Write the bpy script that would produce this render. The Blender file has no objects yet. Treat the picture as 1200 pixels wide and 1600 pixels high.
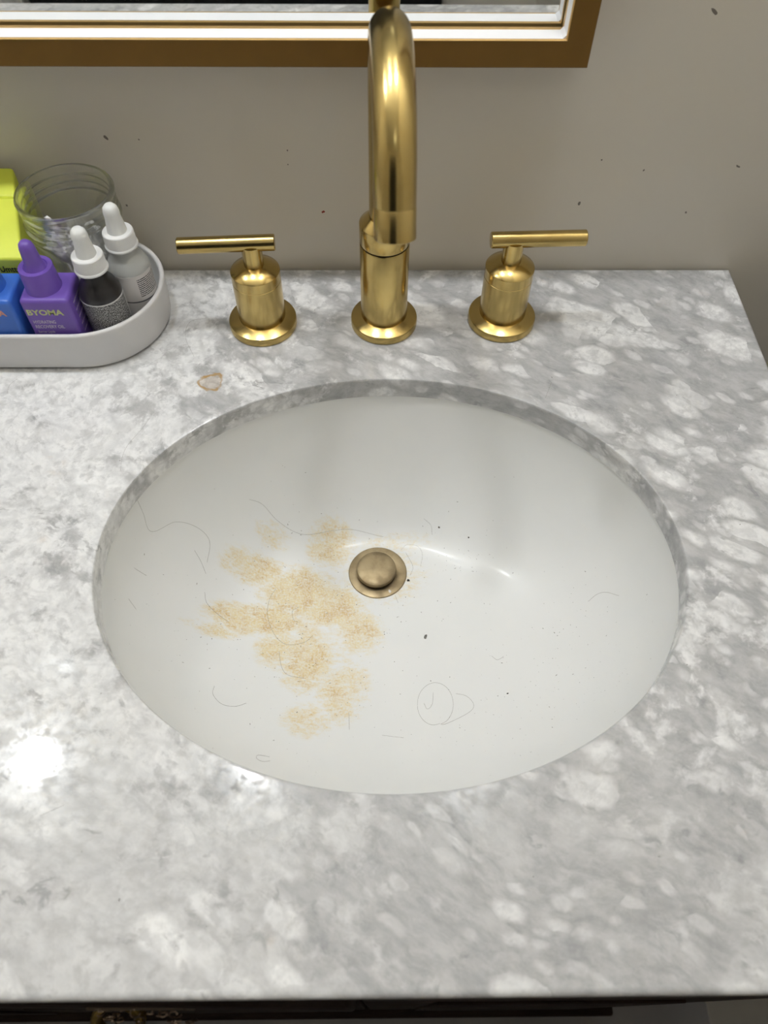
import bpy, bmesh, math, random
from math import sin, cos, pi, radians, sqrt, hypot
from mathutils import Vector, Matrix

random.seed(7)
S = bpy.context.scene
COL = S.collection

# ------------------------------------------------------------------ camera
PITCH, YAW, ROLL = 0.980191432, 0.0183797637, 0.0118646528
fwd = Vector((sin(YAW) * cos(PITCH), cos(YAW) * cos(PITCH), -sin(PITCH)))
rgt0 = Vector((cos(YAW), -sin(YAW), 0))
up0 = rgt0.cross(fwd)
rgt = cos(ROLL) * rgt0 + sin(ROLL) * up0
upv = -sin(ROLL) * rgt0 + cos(ROLL) * up0
cd = bpy.data.cameras.new('camera')
cam = bpy.data.objects.new('camera', cd)
COL.objects.link(cam)
M = Matrix((rgt, upv, -fwd)).transposed().to_4x4()
M.translation = Vector((-0.00613, -0.567546, 0.446862))
cam.matrix_world = M
cd.sensor_fit = 'VERTICAL'
cd.sensor_height = 36.0
cd.lens = 1182.332 / 1600 * 36.0
cd.clip_start = 0.01
cd.dof.use_dof = True
cd.dof.focus_distance = 0.62
cd.dof.aperture_fstop = 8.0
S.camera = cam

# ------------------------------------------------------------------ light and exposure
S.view_settings.view_transform = 'Standard'
S.view_settings.look = 'None'
S.view_settings.gamma = 1.0
S.view_settings.use_curve_mapping = False
S.view_settings.exposure = 0.0
GLOBE_STRENGTH = 155.0          # frosted bulbs of the vanity light above the mirror
FILL_STRENGTH = 2.5         # unseen ceiling lamp added behind the viewer as weak fill
wd = bpy.data.worlds.new('world')
S.world = wd
wd.use_nodes = True
wd.node_tree.nodes['Background'].inputs[0].default_value = (0.5, 0.5, 0.5, 1)
wd.node_tree.nodes['Background'].inputs[1].default_value = 0.05


# ------------------------------------------------------------------ node helpers
class NT:
    def __init__(s, name):
        s.m = bpy.data.materials.new(name)
        s.m.use_nodes = True
        s.t = s.m.node_tree
        s.b = s.t.nodes['Principled BSDF']

    def n(s, typ, ins=None, **kw):
        nd = s.t.nodes.new(typ)
        for k, v in kw.items():
            setattr(nd, k, v)
        if ins:
            for k, v in ins.items():
                s.set(nd, k, v)
        return nd

    def set(s, nd, k, v):
        sock = nd.inputs[k]
        if isinstance(v, bpy.types.NodeSocket):
            s.t.links.new(v, sock)
        elif isinstance(v, bpy.types.Node):
            s.t.links.new(v.outputs[0], sock)
        else:
            sock.default_value = v

    def math(s, op, a, b=None, c=None, clamp=False):
        nd = s.n('ShaderNodeMath', operation=op, use_clamp=clamp)
        s.set(nd, 0, a)
        if b is not None: s.set(nd, 1, b)
        if c is not None: s.set(nd, 2, c)
        return nd.outputs[0]

    def ramp(s, v, a, b, lo=0.0, hi=1.0):
        nd = s.n('ShaderNodeMapRange', interpolation_type='SMOOTHSTEP')
        for k, q in zip(('Value', 'From Min', 'From Max', 'To Min', 'To Max'), (v, a, b, lo, hi)):
            s.set(nd, k, q)
        return nd.outputs[0]

    def mix(s, f, a, b, typ='RGBA', blend='MIX'):
        nd = s.n('ShaderNodeMix', data_type='RGBA', blend_type=blend)
        s.set(nd, 0, f); s.set(nd, 6, a); s.set(nd, 7, b)
        return nd.outputs[2]

    def coord(s, which='Object'):
        return s.n('ShaderNodeTexCoord').outputs[which]

    def mapping(s, v, loc=(0, 0, 0), rot=(0, 0, 0), sc=(1, 1, 1)):
        nd = s.n('ShaderNodeMapping')
        s.set(nd, 'Vector', v)
        nd.inputs['Location'].default_value = loc
        nd.inputs['Rotation'].default_value = rot
        nd.inputs['Scale'].default_value = sc
        return nd.outputs[0]

    def noise(s, v, scale, detail=4, rough=0.55, dist=0.0, out='Fac'):
        nd = s.n('ShaderNodeTexNoise')
        s.set(nd, 'Vector', v)
        nd.inputs['Scale'].default_value = scale
        nd.inputs['Detail'].default_value = detail
        nd.inputs['Roughness'].default_value = rough
        nd.inputs['Distortion'].default_value = dist
        return nd.outputs[out]

    def bump(s, h, strength=0.2, dist=0.001):
        nd = s.n('ShaderNodeBump')
        nd.inputs['Strength'].default_value = strength
        nd.inputs['Distance'].default_value = dist
        s.set(nd, 'Height', h)
        s.t.links.new(nd.outputs[0], s.b.inputs['Normal'])

    def base(s, col=None, rough=None, metal=None, **kw):
        if col is not None:
            if isinstance(col, tuple) and len(col) == 3: col = (*col, 1)
            s.set(s.b, 'Base Color', col)
        if rough is not None: s.set(s.b, 'Roughness', rough)
        if metal is not None: s.set(s.b, 'Metallic', metal)
        for k, v in kw.items():
            s.set(s.b, k.replace('_', ' '), v)
        return s.m


def srgb(r, g, b):
    f = lambda c: (c / 255) / 12.92 if c <= 10 else ((c / 255 + 0.055) / 1.055) ** 2.4
    return (f(r), f(g), f(b), 1)


def simple(name, col, rough=0.5, metal=0.0, var=0.04, vs=60, bump=0.0, **kw):
    """plain material with a slight procedural mottling"""
    t = NT(name)
    c = t.coord()
    nz = t.noise(c, vs, 4)
    k = t.ramp(nz, 0.3, 0.7)
    c2 = tuple(max(0, q * (1 - var * 2)) for q in col[:3]) + (1,)
    t.base(t.mix(k, c2, col), rough, metal, **kw)
    if bump: t.bump(t.noise(c, vs * 6, 3), bump, 0.0005)
    return t.m


# ------------------------------------------------------------------ materials
def mat_marble():
    t = NT('carrara_marble')
    co = t.coord()

    def warp(v, scale, amp, detail=2):
        w = t.noise(v, scale, detail, 0.55, out='Color')
        w = t.n('ShaderNodeVectorMath', {0: w, 1: (0.5, 0.5, 0.5)}, operation='SUBTRACT').outputs[0]
        w = t.n('ShaderNodeVectorMath', {0: w, 1: (amp, amp, amp)}, operation='MULTIPLY').outputs[0]
        return t.n('ShaderNodeVectorMath', {0: v, 1: w}, operation='ADD').outputs[0]

    d = warp(warp(co, 4.5, 0.06), 60, 0.0085, 3)
    r = t.mapping(t.mapping(d, rot=(0, 0, radians(30))), sc=(0.63, 1.26, 1.0))

    # pale lens-shaped clasts of three sizes in a grey ground
    def clasts(scale, r0, r1, soft, share):
        v = t.n('ShaderNodeTexVoronoi', feature='F1')
        t.set(v, 'Vector', r)
        v.inputs['Scale'].default_value = scale
        cr, cg, cb = t.n('ShaderNodeSeparateColor', {0: v.outputs['Color']}).outputs[:3]
        rad = t.math('MULTIPLY_ADD', cr, r1 - r0, r0)
        m = t.ramp(t.math('SUBTRACT', rad, v.outputs['Distance']), 0.0, soft)
        return t.math('MULTIPLY', m, t.ramp(cg, 1 - share, 1 - share + 0.3, 0.0, 1.0))

    x = t.n('ShaderNodeSeparateXYZ', {0: co}).outputs[0]
    zone = t.math('ADD', t.ramp(x, -0.30, 0.10), t.ramp(t.noise(co, 4, 2), 0.3, 0.7, -0.35, 0.35))   # whiter to the left
    big = clasts(24, 0.24, 0.64, 0.20, 0.62)
    mid = clasts(43, 0.24, 0.66, 0.22, 0.72)
    sml = clasts(84, 0.24, 0.64, 0.26, 0.8)
    yy = t.n('ShaderNodeSeparateXYZ', {0: co}).outputs[1]
    huge = t.math('MULTIPLY', clasts(15, 0.26, 0.64, 0.26, 0.85), t.ramp(yy, -0.46, -0.40, 0.95, 0.0))   # coarser towards the front
    big = t.math('MAXIMUM', big, huge)
    front = t.ramp(yy, -0.47, -0.40, 0.8, 1.0)
    pale = t.math('MAXIMUM', big, t.math('MULTIPLY', mid, t.math('MULTIPLY', front, 0.9)))
    pale = t.math('MAXIMUM', pale, t.math('MULTIPLY', sml, t.math('MULTIPLY', front, 0.55)))
    cloud = t.noise(d, 34, 8, 0.66)
    wash = t.math('ADD', t.math('MULTIPLY_ADD', zone, -0.22, 0.13), cloud)
    wash = t.ramp(wash, 0.465, 0.585)
    pale = t.math('MAXIMUM', pale, t.math('MULTIPLY', wash, t.ramp(yy, -0.50, -0.38, 0.42, 0.88)))
    ground = t.ramp(t.noise(r, 70, 8, 0.72), 0.32, 0.68)
    gcol = t.mix(ground, (0.35, 0.353, 0.36, 1), (0.54, 0.542, 0.548, 1))
    fine = t.ramp(t.noise(d, 120, 6, 0.65), 0.36, 0.62)
    wcol = t.mix(fine, (0.71, 0.714, 0.72, 1), (0.86, 0.862, 0.866, 1))
    col = t.mix(pale, gcol, wcol)
    # grey seams between the clasts and a fine mottle
    def seams(scale, width):
        v = t.n('ShaderNodeTexVoronoi', feature='DISTANCE_TO_EDGE')
        t.set(v, 'Vector', r)
        v.inputs['Scale'].default_value = scale
        return t.ramp(v.outputs['Distance'], 0.0, width, 1.0, 0.0)
    sm = t.math('MULTIPLY', seams(30, 0.10), t.ramp(t.noise(co, 26, 3), 0.42, 0.62))
    sm = t.math('MAXIMUM', sm, t.math('MULTIPLY', seams(64, 0.13), t.ramp(t.noise(co, 40, 3), 0.45, 0.65, 0.0, 0.8)))
    col = t.mix(t.math('MULTIPLY', sm, 0.40), col, (0.44, 0.443, 0.45, 1))
    mot = t.ramp(t.noise(d, 105, 6, 0.66), 0.36, 0.50, 1.0, 0.0)
    col = t.mix(t.math('MULTIPLY', mot, 0.5), col, (0.46, 0.463, 0.468, 1))
    # dark wisps
    rn = t.noise(r, 30, 5, 0.6, 0.6)
    ridge = t.ramp(t.math('ABSOLUTE', t.math('SUBTRACT', rn, 0.5)), 0.0, 0.05, 1.0, 0.0)
    wm = t.math('MULTIPLY', ridge, t.ramp(t.noise(co, 46, 4), 0.56, 0.68))
    col = t.mix(t.math('MULTIPLY', wm, 0.62), col, (0.26, 0.26, 0.27, 1))
    # ochre rust tints
    tint = t.math('MULTIPLY', t.ramp(t.noise(co, 11, 4), 0.62, 0.74), t.ramp(t.noise(co, 70, 4), 0.5, 0.7))
    col = t.mix(t.math('MULTIPLY', tint, 0.35), col, (0.55, 0.43, 0.30, 1))
    # dried rust ring of a water spot behind the bowl
    loc = t.mapping(co, loc=(0.1381, 0.1427, 0), sc=(1, 1, 0))
    wob = t.noise(co, 95, 2, out='Color')
    wob = t.n('ShaderNodeVectorMath', {0: wob, 1: (0.5, 0.5, 0.5)}, operation='SUBTRACT').outputs[0]
    wob = t.n('ShaderNodeVectorMath', {0: wob, 1: (0.013, 0.013, 0)}, operation='MULTIPLY').outputs[0]
    loc = t.n('ShaderNodeVectorMath', {0: loc, 1: wob}, operation='ADD').outputs[0]
    ln = t.n('ShaderNodeVectorMath', {0: loc}, operation='LENGTH').outputs['Value']
    ring = t.ramp(t.math('ABSOLUTE', t.math('SUBTRACT', ln, 0.0088)), 0.0006, 0.0022, 1.0, 0.0)
    inside = t.ramp(ln, 0.0075, 0.0095, 0.25, 0.0)
    rm = t.math('MULTIPLY', ring, t.ramp(t.noise(co, 120, 2), 0.3, 0.6, 0.5, 1.0))
    col = t.mix(t.math('MAXIMUM', rm, inside), col, (0.42, 0.27, 0.11, 1))
    rough = t.ramp(t.noise(co, 90, 6, 0.7), 0.42, 0.60, 0.035, 0.22)
    t.base(col, rough, 0.0)
    t.b.inputs['Specular IOR Level'].default_value = 0.26
    t.bump(t.noise(co, 120, 4, 0.6), 0.05, 0.0005)
    return t.m


def mat_brass(name, c1=(0.56, 0.42, 0.165, 1), c2=(0.50, 0.365, 0.135, 1), r0=0.19, r1=0.24, streak=(1, 1, 0.05)):
    t = NT(name)
    co = t.coord()
    sp = t.ramp(t.noise(co, 40, 5, 0.6), 0.38, 0.66)
    t.base(t.mix(sp, c1, c2), t.ramp(t.noise(co, 90, 4), 0.3, 0.7, r0, r1), 1.0)
    t.bump(t.noise(t.mapping(co, sc=streak), 1500, 2), 0.008, 0.0001)
    return t.m


SINK_LOC = Vector((0.004, -0.300, -0.150))


def mat_ceramic():
    t = NT('glazed_white_ceramic_with_rust_stain')
    co = t.coord()
    flat = t.mapping(co, sc=(1, 1, 0))
    blobs = [  # x, y, rx, ry, weight (bowl coordinates, metres)
        (-0.073, -0.256, .036, .028, 1.0), (-0.093, -0.283, .030, .018, 1.0), (-0.122, -0.286, .030, .016, .8),
        (-0.046, -0.268, .030, .022, .95), (-0.063, -0.318, .028, .034, .8), (-0.060, -0.376, .020, .017, .62),
        (-0.034, -0.345, .024, .034, .60), (-0.046, -0.208, .024, .024, .68), (-0.098, -0.209, .016, .012, .45),
        (-0.110, -0.238, .030, .016, .75), (-0.024, -0.292, .026, .024, .7), (-0.088, -0.310, .020, .022, .7),
        (-0.140, -0.301, .024, .008, .5), (0.012, -0.204, .04, .012, .28), (0.000, -0.235, .042, .036, .40)]
    acc = None
    for x, y, rx, ry, wt in blobs:
        mp = t.mapping(flat, loc=(-(x - SINK_LOC.x) / rx, -(y - SINK_LOC.y) / ry, 0), sc=(1 / rx, 1 / ry, 0))
        ln = t.n('ShaderNodeVectorMath', {0: mp}, operation='LENGTH').outputs['Value']
        k = t.ramp(ln, 0.25, 1.35, wt, 0.0)
        acc = k if acc is None else t.math('MAXIMUM', acc, k)
    n1 = t.noise(t.mapping(flat, rot=(0, 0, 0.5), sc=(0.75, 1.3, 1)), 46, 8, 0.66, 0.4)
    n2 = t.noise(flat, 170, 6, 0.7)
    n3 = t.noise(flat, 620, 3, 0.6)
    n4 = t.noise(t.mapping(flat, rot=(0, 0, 0.45), sc=(0.7, 1.4, 1)), 190, 7, 0.78, 0.3)
    q = t.math('MULTIPLY_ADD', t.math('SUBTRACT', n1, 0.5), 1.9, acc)
    q = t.math('MULTIPLY_ADD', t.math('SUBTRACT', n4, 0.5), 2.3, q)
    q = t.math("ADD", q, 0.15)
    mask = t.math('MULTIPLY', t.ramp(q, 0.10, 1.05), t.ramp(acc, 0.02, 0.26))
    mask = t.math('MULTIPLY', mask, t.ramp(n3, 0.30, 0.62, 0.30, 1.0))
    deep = t.math('MULTIPLY', t.ramp(t.noise(flat, 60, 8, 0.75), 0.42, 0.64), t.ramp(q, 0.5, 1.1))
    speck = t.math('MULTIPLY', t.ramp(n2, 0.60, 0.72), t.ramp(acc, 0.05, 0.6))
    white = t.mix(t.ramp(t.noise(co, 14, 3), 0.3, 0.7), (0.775, 0.785, 0.78, 1), (0.80, 0.805, 0.80, 1))
    tint = t.mix(deep, (0.75, 0.62, 0.33, 1), (0.61, 0.40, 0.13, 1))
    col = t.mix(t.math('MULTIPLY', mask, 0.92), white, tint)
    col = t.mix(t.math('MULTIPLY', speck, 0.4), col, (0.60, 0.38, 0.16, 1))
    t.base(col, t.math('MULTIPLY_ADD', mask, 0.25, 0.33), 0.0)
    t.b.inputs['Coat Weight'].default_value = 0.10
    t.b.inputs['Coat Roughness'].default_value = 0.10
    return t.m


def mat_wall():
    t = NT('greige_wall_paint')
    co = t.coord()
    a = t.ramp(t.noise(co, 3.5, 3), 0.35, 0.65)
    col = t.mix(a, (0.70, 0.655, 0.575, 1), (0.70, 0.66, 0.59, 1))
    t.base(col, 0.42, 0.0)
    t.bump(t.noise(co, 260, 4), 0.05, 0.0006)
    return t.m


def mat_wood():
    t = NT('espresso_stained_wood')
    co = t.coord()
    g = t.noise(t.mapping(co, sc=(2, 14, 14)), 9, 6, 0.65, 0.4)
    t.base(t.mix(t.ramp(g, 0.3, 0.7), (0.009, 0.004, 0.0025, 1), (0.02, 0.009, 0.006, 1)), 0.6)
    t.b.inputs['Specular IOR Level'].default_value = 0.15
    t.bump(g, 0.08, 0.001)
    return t.m


def mat_glass(name, col=(1, 1, 1, 1), rough=0.0, ior=1.48):
    t = NT(name)
    t.base(col, rough, 0.0)
    t.b.inputs['Transmission Weight'].default_value = 1.0
    t.b.inputs['IOR'].default_value = ior
    return t.m


def mat_label(name, ground, ink, cell, ang0, ang1, z0, z1, rows):
    """printed paper wrapped round a bottle: rows of tiny words between two angles and two heights"""
    t = NT(name)
    x, y, z = t.n('ShaderNodeSeparateXYZ', {0: t.coord()}).outputs
    ang = t.math('ARCTAN2', y, x)
    u = t.math('MULTIPLY', ang, 0.0164)
    comb = t.n('ShaderNodeCombineXYZ', {0: u, 1: z}).outputs[0]
    words = t.noise(t.mapping(comb, sc=(1.0, 0.42, 1)), cell, 2, 0.6)
    row = t.math('FRACT', t.math('MULTIPLY', t.math('SUBTRACT', z, z0), rows / (z1 - z0)))
    rowm = t.ramp(t.math('ABSOLUTE', t.math('SUBTRACT', row, 0.5)), 0.22, 0.30, 1, 0)
    box = t.math('MULTIPLY', t.math('GREATER_THAN', ang, ang0), t.math('LESS_THAN', ang, ang1))
    box = t.math('MULTIPLY', box, t.math('GREATER_THAN', z, z0))
    box = t.math('MULTIPLY', box, t.math('LESS_THAN', z, z1))
    if rows > 20:                                             # print too small to tell its lines apart
        rowm = t.ramp(t.noise(comb, cell * 0.55, 2), 0.35, 0.5, 0.25, 1.0)
    ink_m = t.math('MULTIPLY', t.math('MULTIPLY', t.ramp(words, 0.36, 0.46), rowm), box)
    t.base(t.mix(ink_m, ground, ink), 0.45)
    return t.m


MARBLE = mat_marble()
BRASS = mat_brass('brushed_brass')
TARNISH = mat_brass('tarnished_drain_brass', (0.37, 0.295, 0.18, 1), (0.24, 0.185, 0.11, 1), 0.42, 0.60)
ANTIQUE = mat_brass('antique_brass', (0.60, 0.45, 0.16, 1), (0.34, 0.24, 0.08, 1), 0.3, 0.45)
FILIGREE = mat_brass('blackened_filigree_metal', (0.42, 0.32, 0.24, 1), (0.14, 0.10, 0.08, 1), 0.3, 0.45)
CERAMIC = mat_ceramic()
WALL = mat_wall()
WOOD = mat_wood()
GLASS = mat_glass('clear_glass')
_t = GLASS.node_tree
_mx = _t.nodes.new('ShaderNodeMixShader')                      # thin ware: most refracts, some lets light straight through
_tr = _t.nodes.new('ShaderNodeBsdfTransparent')
_tr.inputs[0].default_value = (0.97, 0.98, 0.97, 1)
_mx.inputs[0].default_value = 0.38
_t.links.new(_t.nodes['Principled BSDF'].outputs[0], _mx.inputs[1])
_t.links.new(_tr.outputs[0], _mx.inputs[2])
_t.links.new(_mx.outputs[0], _t.nodes['Material Output'].inputs[0])
FROST = mat_glass('frosted_clear_glass', (0.74, 0.75, 0.73, 1), 0.5, 1.3)
FROST.node_tree.nodes['Principled BSDF'].inputs['Transmission Weight'].default_value = 0.45
FRAME = simple('gold_painted_frame', (0.20, 0.105, 0.02, 1), 0.5, 0.55, 0.03)
FRAME_EDGE = simple('bright_gold_edge', (0.75, 0.50, 0.20, 1), 0.35, 0.6, 0.03)
LIP = simple('white_inner_lip', (0.92, 0.92, 0.94, 1), 0.4, 0, 0.01)
MIRROR = simple('silvered_glass', (0.86, 0.88, 0.88, 1), 0.0, 1.0, 0.0)
BLACK = simple('black_rubber', (0.006, 0.005, 0.004, 1), 0.7)
DARKGAP = simple('dark_channel', (0.06, 0.04, 0.022, 1), 0.6, 0.2)
WHITEPLASTIC = simple('white_plastic', (0.80, 0.80, 0.80, 1), 0.35, 0, 0.01)
RUBBER = simple('white_rubber', (0.76, 0.77, 0.76, 1), 0.55, 0, 0.01)
TRAYMAT = simple('matt_white_stoneware', (0.72, 0.71, 0.71, 1), 0.4, 0, 0.02, 30)
PURPLE = simple('purple_plastic', (0.16, 0.085, 0.43, 1), 0.38, 0, 0.02)
BLUE = simple('blue_plastic', (0.045, 0.16, 0.62, 1), 0.38, 0, 0.02)
YELLOW = simple('lime_yellow_plastic', (0.74, 0.82, 0.085, 1), 0.42, 0, 0.02)
AMBER = simple('smoked_black_glass', (0.022, 0.02, 0.021, 1), 0.32, 0, 0.1)
COTTON = simple('cotton_wool', (0.86, 0.85, 0.86, 1), 0.95, 0, 0.05, 900, 0.5)
PAPER = simple('white_paper_stick', (0.80, 0.79, 0.80, 1), 0.8, 0, 0.03)
INK = simple('dark_ink', (0.02, 0.025, 0.02, 1), 0.6)
GREYINK = simple('grey_ink', (0.12, 0.12, 0.13, 1), 0.6)
LIMEINK = simple('pale_lime_print', (0.62, 0.66, 0.28, 1), 0.5)
LILACINK = simple('pale_lilac_print', (0.60, 0.55, 0.66, 1), 0.5)
CORAL = simple('coral_print', (0.78, 0.36, 0.28, 1), 0.5)
PALEBLUE = simple('pale_blue_print', (0.25, 0.36, 0.62, 1), 0.5)
HAIR = simple('dark_brown_hair', (0.11, 0.085, 0.065, 1), 0.5)
DIRT = simple('grey_brown_dirt', (0.17, 0.15, 0.125, 1), 0.9, 0, 0.3, 400)
LINT = simple('grey_lint', (0.22, 0.21, 0.19, 1), 0.9, 0, 0.3, 500)
DIRTDARK = simple('black_grit', (0.02, 0.018, 0.015, 1), 0.8)
FLAKE = simple('white_flake', (0.75, 0.73, 0.70, 1), 0.7)
RED = simple('red_smear', (0.30, 0.03, 0.015, 1), 0.6)
SCUFF = simple('grey_scuff', (0.22, 0.19, 0.165, 1), 0.8)
TOWELW = simple('white_waffle_cloth', (0.75, 0.74, 0.70, 1), 0.95, 0, 0.15, 90, 0.3)
TOWELB = simple('black_cloth', (0.008, 0.008, 0.009, 1), 0.95, 0, 0.2, 40)
CEILMAT = simple('white_ceiling_paint', (0.72, 0.71, 0.68, 1), 0.9, 0, 0.02, 5)
FLOORMAT = simple('grey_floor_tile', (0.20, 0.185, 0.18, 1), 0.5, 0, 0.06, 6)
LABEL_BLACK = mat_label('dense_printed_label', (0.60, 0.60, 0.60, 1), (0.04, 0.04, 0.04, 1), 2200, -3.0, 0.15, 0.0085, 0.0485, 26)
LABEL_WHITE = mat_label('white_printed_label', (0.62, 0.60, 0.60, 1), (0.04, 0.04, 0.045, 1), 1500, -1.08, 0.4, 0.0335, 0.0505, 10)


def emit(name, col, strength):
    t = NT(name)
    t.base(col, 0.5)
    t.set(t.b, 'Emission Color', col)
    t.b.inputs['Emission Strength'].default_value = strength
    return t.m


GLOBE = emit('lit_frosted_globe', (0.945, 0.975, 1.0, 1), GLOBE_STRENGTH)
FILLGLOW = emit('lit_fill_diffuser', (0.90, 0.965, 1.0, 1), FILL_STRENGTH)


# ------------------------------------------------------------------ object helpers
def thing(name, label, cat, loc=(0, 0, 0), group=None):
    o = bpy.data.objects.new(name, None)
    COL.objects.link(o)
    o.location = loc
    o.empty_display_size = 0.01
    o['label'] = label
    o['category'] = cat
    if group: o['group'] = group
    return o


def tag(o, label, cat, group=None):
    o['label'] = label
    o['category'] = cat
    if group: o['group'] = group
    return o


def wloc(o):
    v = Vector((0, 0, 0))
    while o is not None:
        v += o.location
        o = o.parent
    return v


def obj(name, bm, mat, parent=None, loc=None, smooth=35, label=None):
    """link bmesh (in world coordinates) as one object; loc = origin of a top-level mesh"""
    off = wloc(parent) if parent is not None else Vector(loc or (0, 0, 0))
    for v in bm.verts: v.co -= off
    bmesh.ops.recalc_face_normals(bm, faces=bm.faces)
    me = bpy.data.meshes.new(name)
    bm.to_mesh(me)
    bm.free()
    if smooth:
        me.shade_smooth()
        me.set_sharp_from_angle(angle=radians(smooth))
    me.materials.append(mat)
    o = bpy.data.objects.new(name, me)
    COL.objects.link(o)
    if parent is not None: o.parent = parent
    else: o.location = off
    if label: o['label'] = label
    return o


def struct(name, bm, mat, **kw):
    o = obj(name, bm, mat, **kw)
    o['kind'] = 'structure'
    return o


def box(bm, x0, x1, y0, y1, z0, z1, bev=0.0, seg=2):
    tmp = bmesh.new()
    vs = [tmp.verts.new(c) for c in ((x0, y0, z0), (x1, y0, z0), (x1, y1, z0), (x0, y1, z0), (x0, y0, z1), (x1, y0, z1), (x1, y1, z1), (x0, y1, z1))]
    for f in ((0, 3, 2, 1), (4, 5, 6, 7), (0, 1, 5, 4), (1, 2, 6, 5), (2, 3, 7, 6), (3, 0, 4, 7)):
        tmp.faces.new([vs[i] for i in f])
    if bev:
        bmesh.ops.bevel(tmp, geom=tmp.edges[:], offset=bev, segments=seg, profile=0.5, affect='EDGES')
    merge(bm, tmp)
    return bm


def merge(bm, tmp, mx=None):
    if mx is not None: tmp.transform(mx)
    me = bpy.data.meshes.new('tmp')
    tmp.to_mesh(me)
    tmp.free()
    bm.from_mesh(me)
    bpy.data.meshes.remove(me)


def lathe(bm, prof, c=(0, 0, 0), axis=None, n=48, close=False):
    """revolve (r, z) pairs about an axis through c (default +Z); caps where r = 0"""
    tmp = bmesh.new()
    rings = []
    for r, z in prof:
        if r < 1e-7:
            rings.append([tmp.verts.new((0, 0, z))])
        else:
            rings.append([tmp.verts.new((r * cos(2 * pi * i / n), r * sin(2 * pi * i / n), z)) for i in range(n)])
    pairs = list(zip(rings, rings[1:]))
    if close: pairs.append((rings[-1], rings[0]))
    for a, b in pairs:
        for i in range(n):
            j = (i + 1) % n
            if len(a) == 1 and len(b) == 1: continue
            if len(a) == 1: tmp.faces.new((a[0], b[j], b[i]))
            elif len(b) == 1: tmp.faces.new((a[i], a[j], b[0]))
            else: tmp.faces.new((a[i], a[j], b[j], b[i]))
    mx = Matrix.Translation(Vector(c))
    if axis is not None:
        mx = mx @ Vector((0, 0, 1)).rotation_difference(Vector(axis)).to_matrix().to_4x4()
    merge(bm, tmp, mx)
    return bm


def sweep(bm, pts, rad, n=12, cap=True):
    """round tube along points; rad is a number or one per point"""
    pts = [Vector(p) for p in pts]
    if not isinstance(rad, (list, tuple)): rad = [rad] * len(pts)
    tmp = bmesh.new()
    t0 = (pts[1] - pts[0]).normalized()
    ref = Vector((1, 0, 0)) if abs(t0.x) < 0.9 else Vector((0, 1, 0))
    nrm = (ref - t0 * ref.dot(t0)).normalized()
    rings = []
    for i, p in enumerate(pts):
        t = (pts[min(i + 1, len(pts) - 1)] - pts[max(i - 1, 0)]).normalized()
        nrm = (nrm - t * nrm.dot(t)).normalized()
        b = t.cross(nrm)
        rings.append([tmp.verts.new(p + rad[i] * (cos(2 * pi * k / n) * nrm + sin(2 * pi * k / n) * b)) for k in range(n)])
    for a, b in zip(rings, rings[1:]):
        for k in range(n):
            j = (k + 1) % n
            tmp.faces.new((a[k], a[j], b[j], b[k]))
    if cap:
        tmp.faces.new(rings[0][::-1])
        tmp.faces.new(rings[-1])
    merge(bm, tmp)
    return bm


def smooth_path(pts, k=6):
    pts = [Vector(p) for p in pts]
    if len(pts) < 3: 
        a, b = pts
        mid = (a + b) / 2
        return [a, mid, b]
    out = []
    P = [pts[0] * 2 - pts[1]] + pts + [pts[-1] * 2 - pts[-2]]
    for i in range(1, len(P) - 2):
        for j in range(k):
            u = j / k
            a, b, c, d = P[i - 1:i + 3]
            out.append(0.5 * ((2 * b) + (c - a) * u + (2 * a - 5 * b + 4 * c - d) * u * u + (3 * b - a - 3 * c + d) * u ** 3))
    out.append(pts[-1])
    return out


def text_mesh(name, body, size, mat, parent, loc, rot, bold=0.0, align='LEFT', width=None, space=1.0):
    cu = bpy.data.curves.new(name, 'FONT')
    cu.body = body
    cu.size = size
    cu.extrude = 0.00006
    cu.offset = bold
    cu.align_x = align
    cu.space_character = space
    cu.resolution_u = 3
    tmp = bpy.data.objects.new('tmp', cu)
    COL.objects.link(tmp)
    dg = bpy.context.evaluated_depsgraph_get()
    me = bpy.data.meshes.new_from_object(tmp.evaluated_get(dg))
    COL.objects.unlink(tmp)
    bpy.data.objects.remove(tmp)
    me.name = name
    if width:
        xs = [v.co.x for v in me.vertices]
        k = width / (max(xs) - min(xs))
        x0 = min(xs)
        for v in me.vertices: v.co.x = (v.co.x - x0) * k
    me.materials.clear()
    me.materials.append(mat)
    o = bpy.data.objects.new(name, me)
    COL.objects.link(o)
    o.parent = parent
    o.location = Vector(loc) - wloc(parent)
    o.rotation_euler = rot
    return o


# ------------------------------------------------------------------ room shell (counter top is z = 0)
FLOOR_Z, CEIL_Z = -0.86, 1.56
XL, XR, YF = -1.45, 0.47, -1.95
wall_back = struct('wall_back', box(bmesh.new(), XL - .1, XR + .1, 0.0, 0.1, FLOOR_Z - .1, CEIL_Z + .1), WALL, smooth=0)
struct('wall_left', box(bmesh.new(), XL - .1, XL, YF, 0.0, FLOOR_Z, CEIL_Z), WALL, smooth=0)
struct('wall_right', box(bmesh.new(), XR, XR + .1, YF, 0.0, FLOOR_Z, CEIL_Z), WALL, smooth=0)
struct('wall_front', box(bmesh.new(), XL - .1, XR + .1, YF - .1, YF, FLOOR_Z - .1, CEIL_Z + .1), WALL, smooth=0)
struct('floor', box(bmesh.new(), XL, XR, YF, 0.0, FLOOR_Z - .1, FLOOR_Z), FLOORMAT, smooth=0)
struct('ceiling', box(bmesh.new(), XL, XR, YF, 0.0, CEIL_Z, CEIL_Z + .1), CEILMAT, smooth=0)


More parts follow.
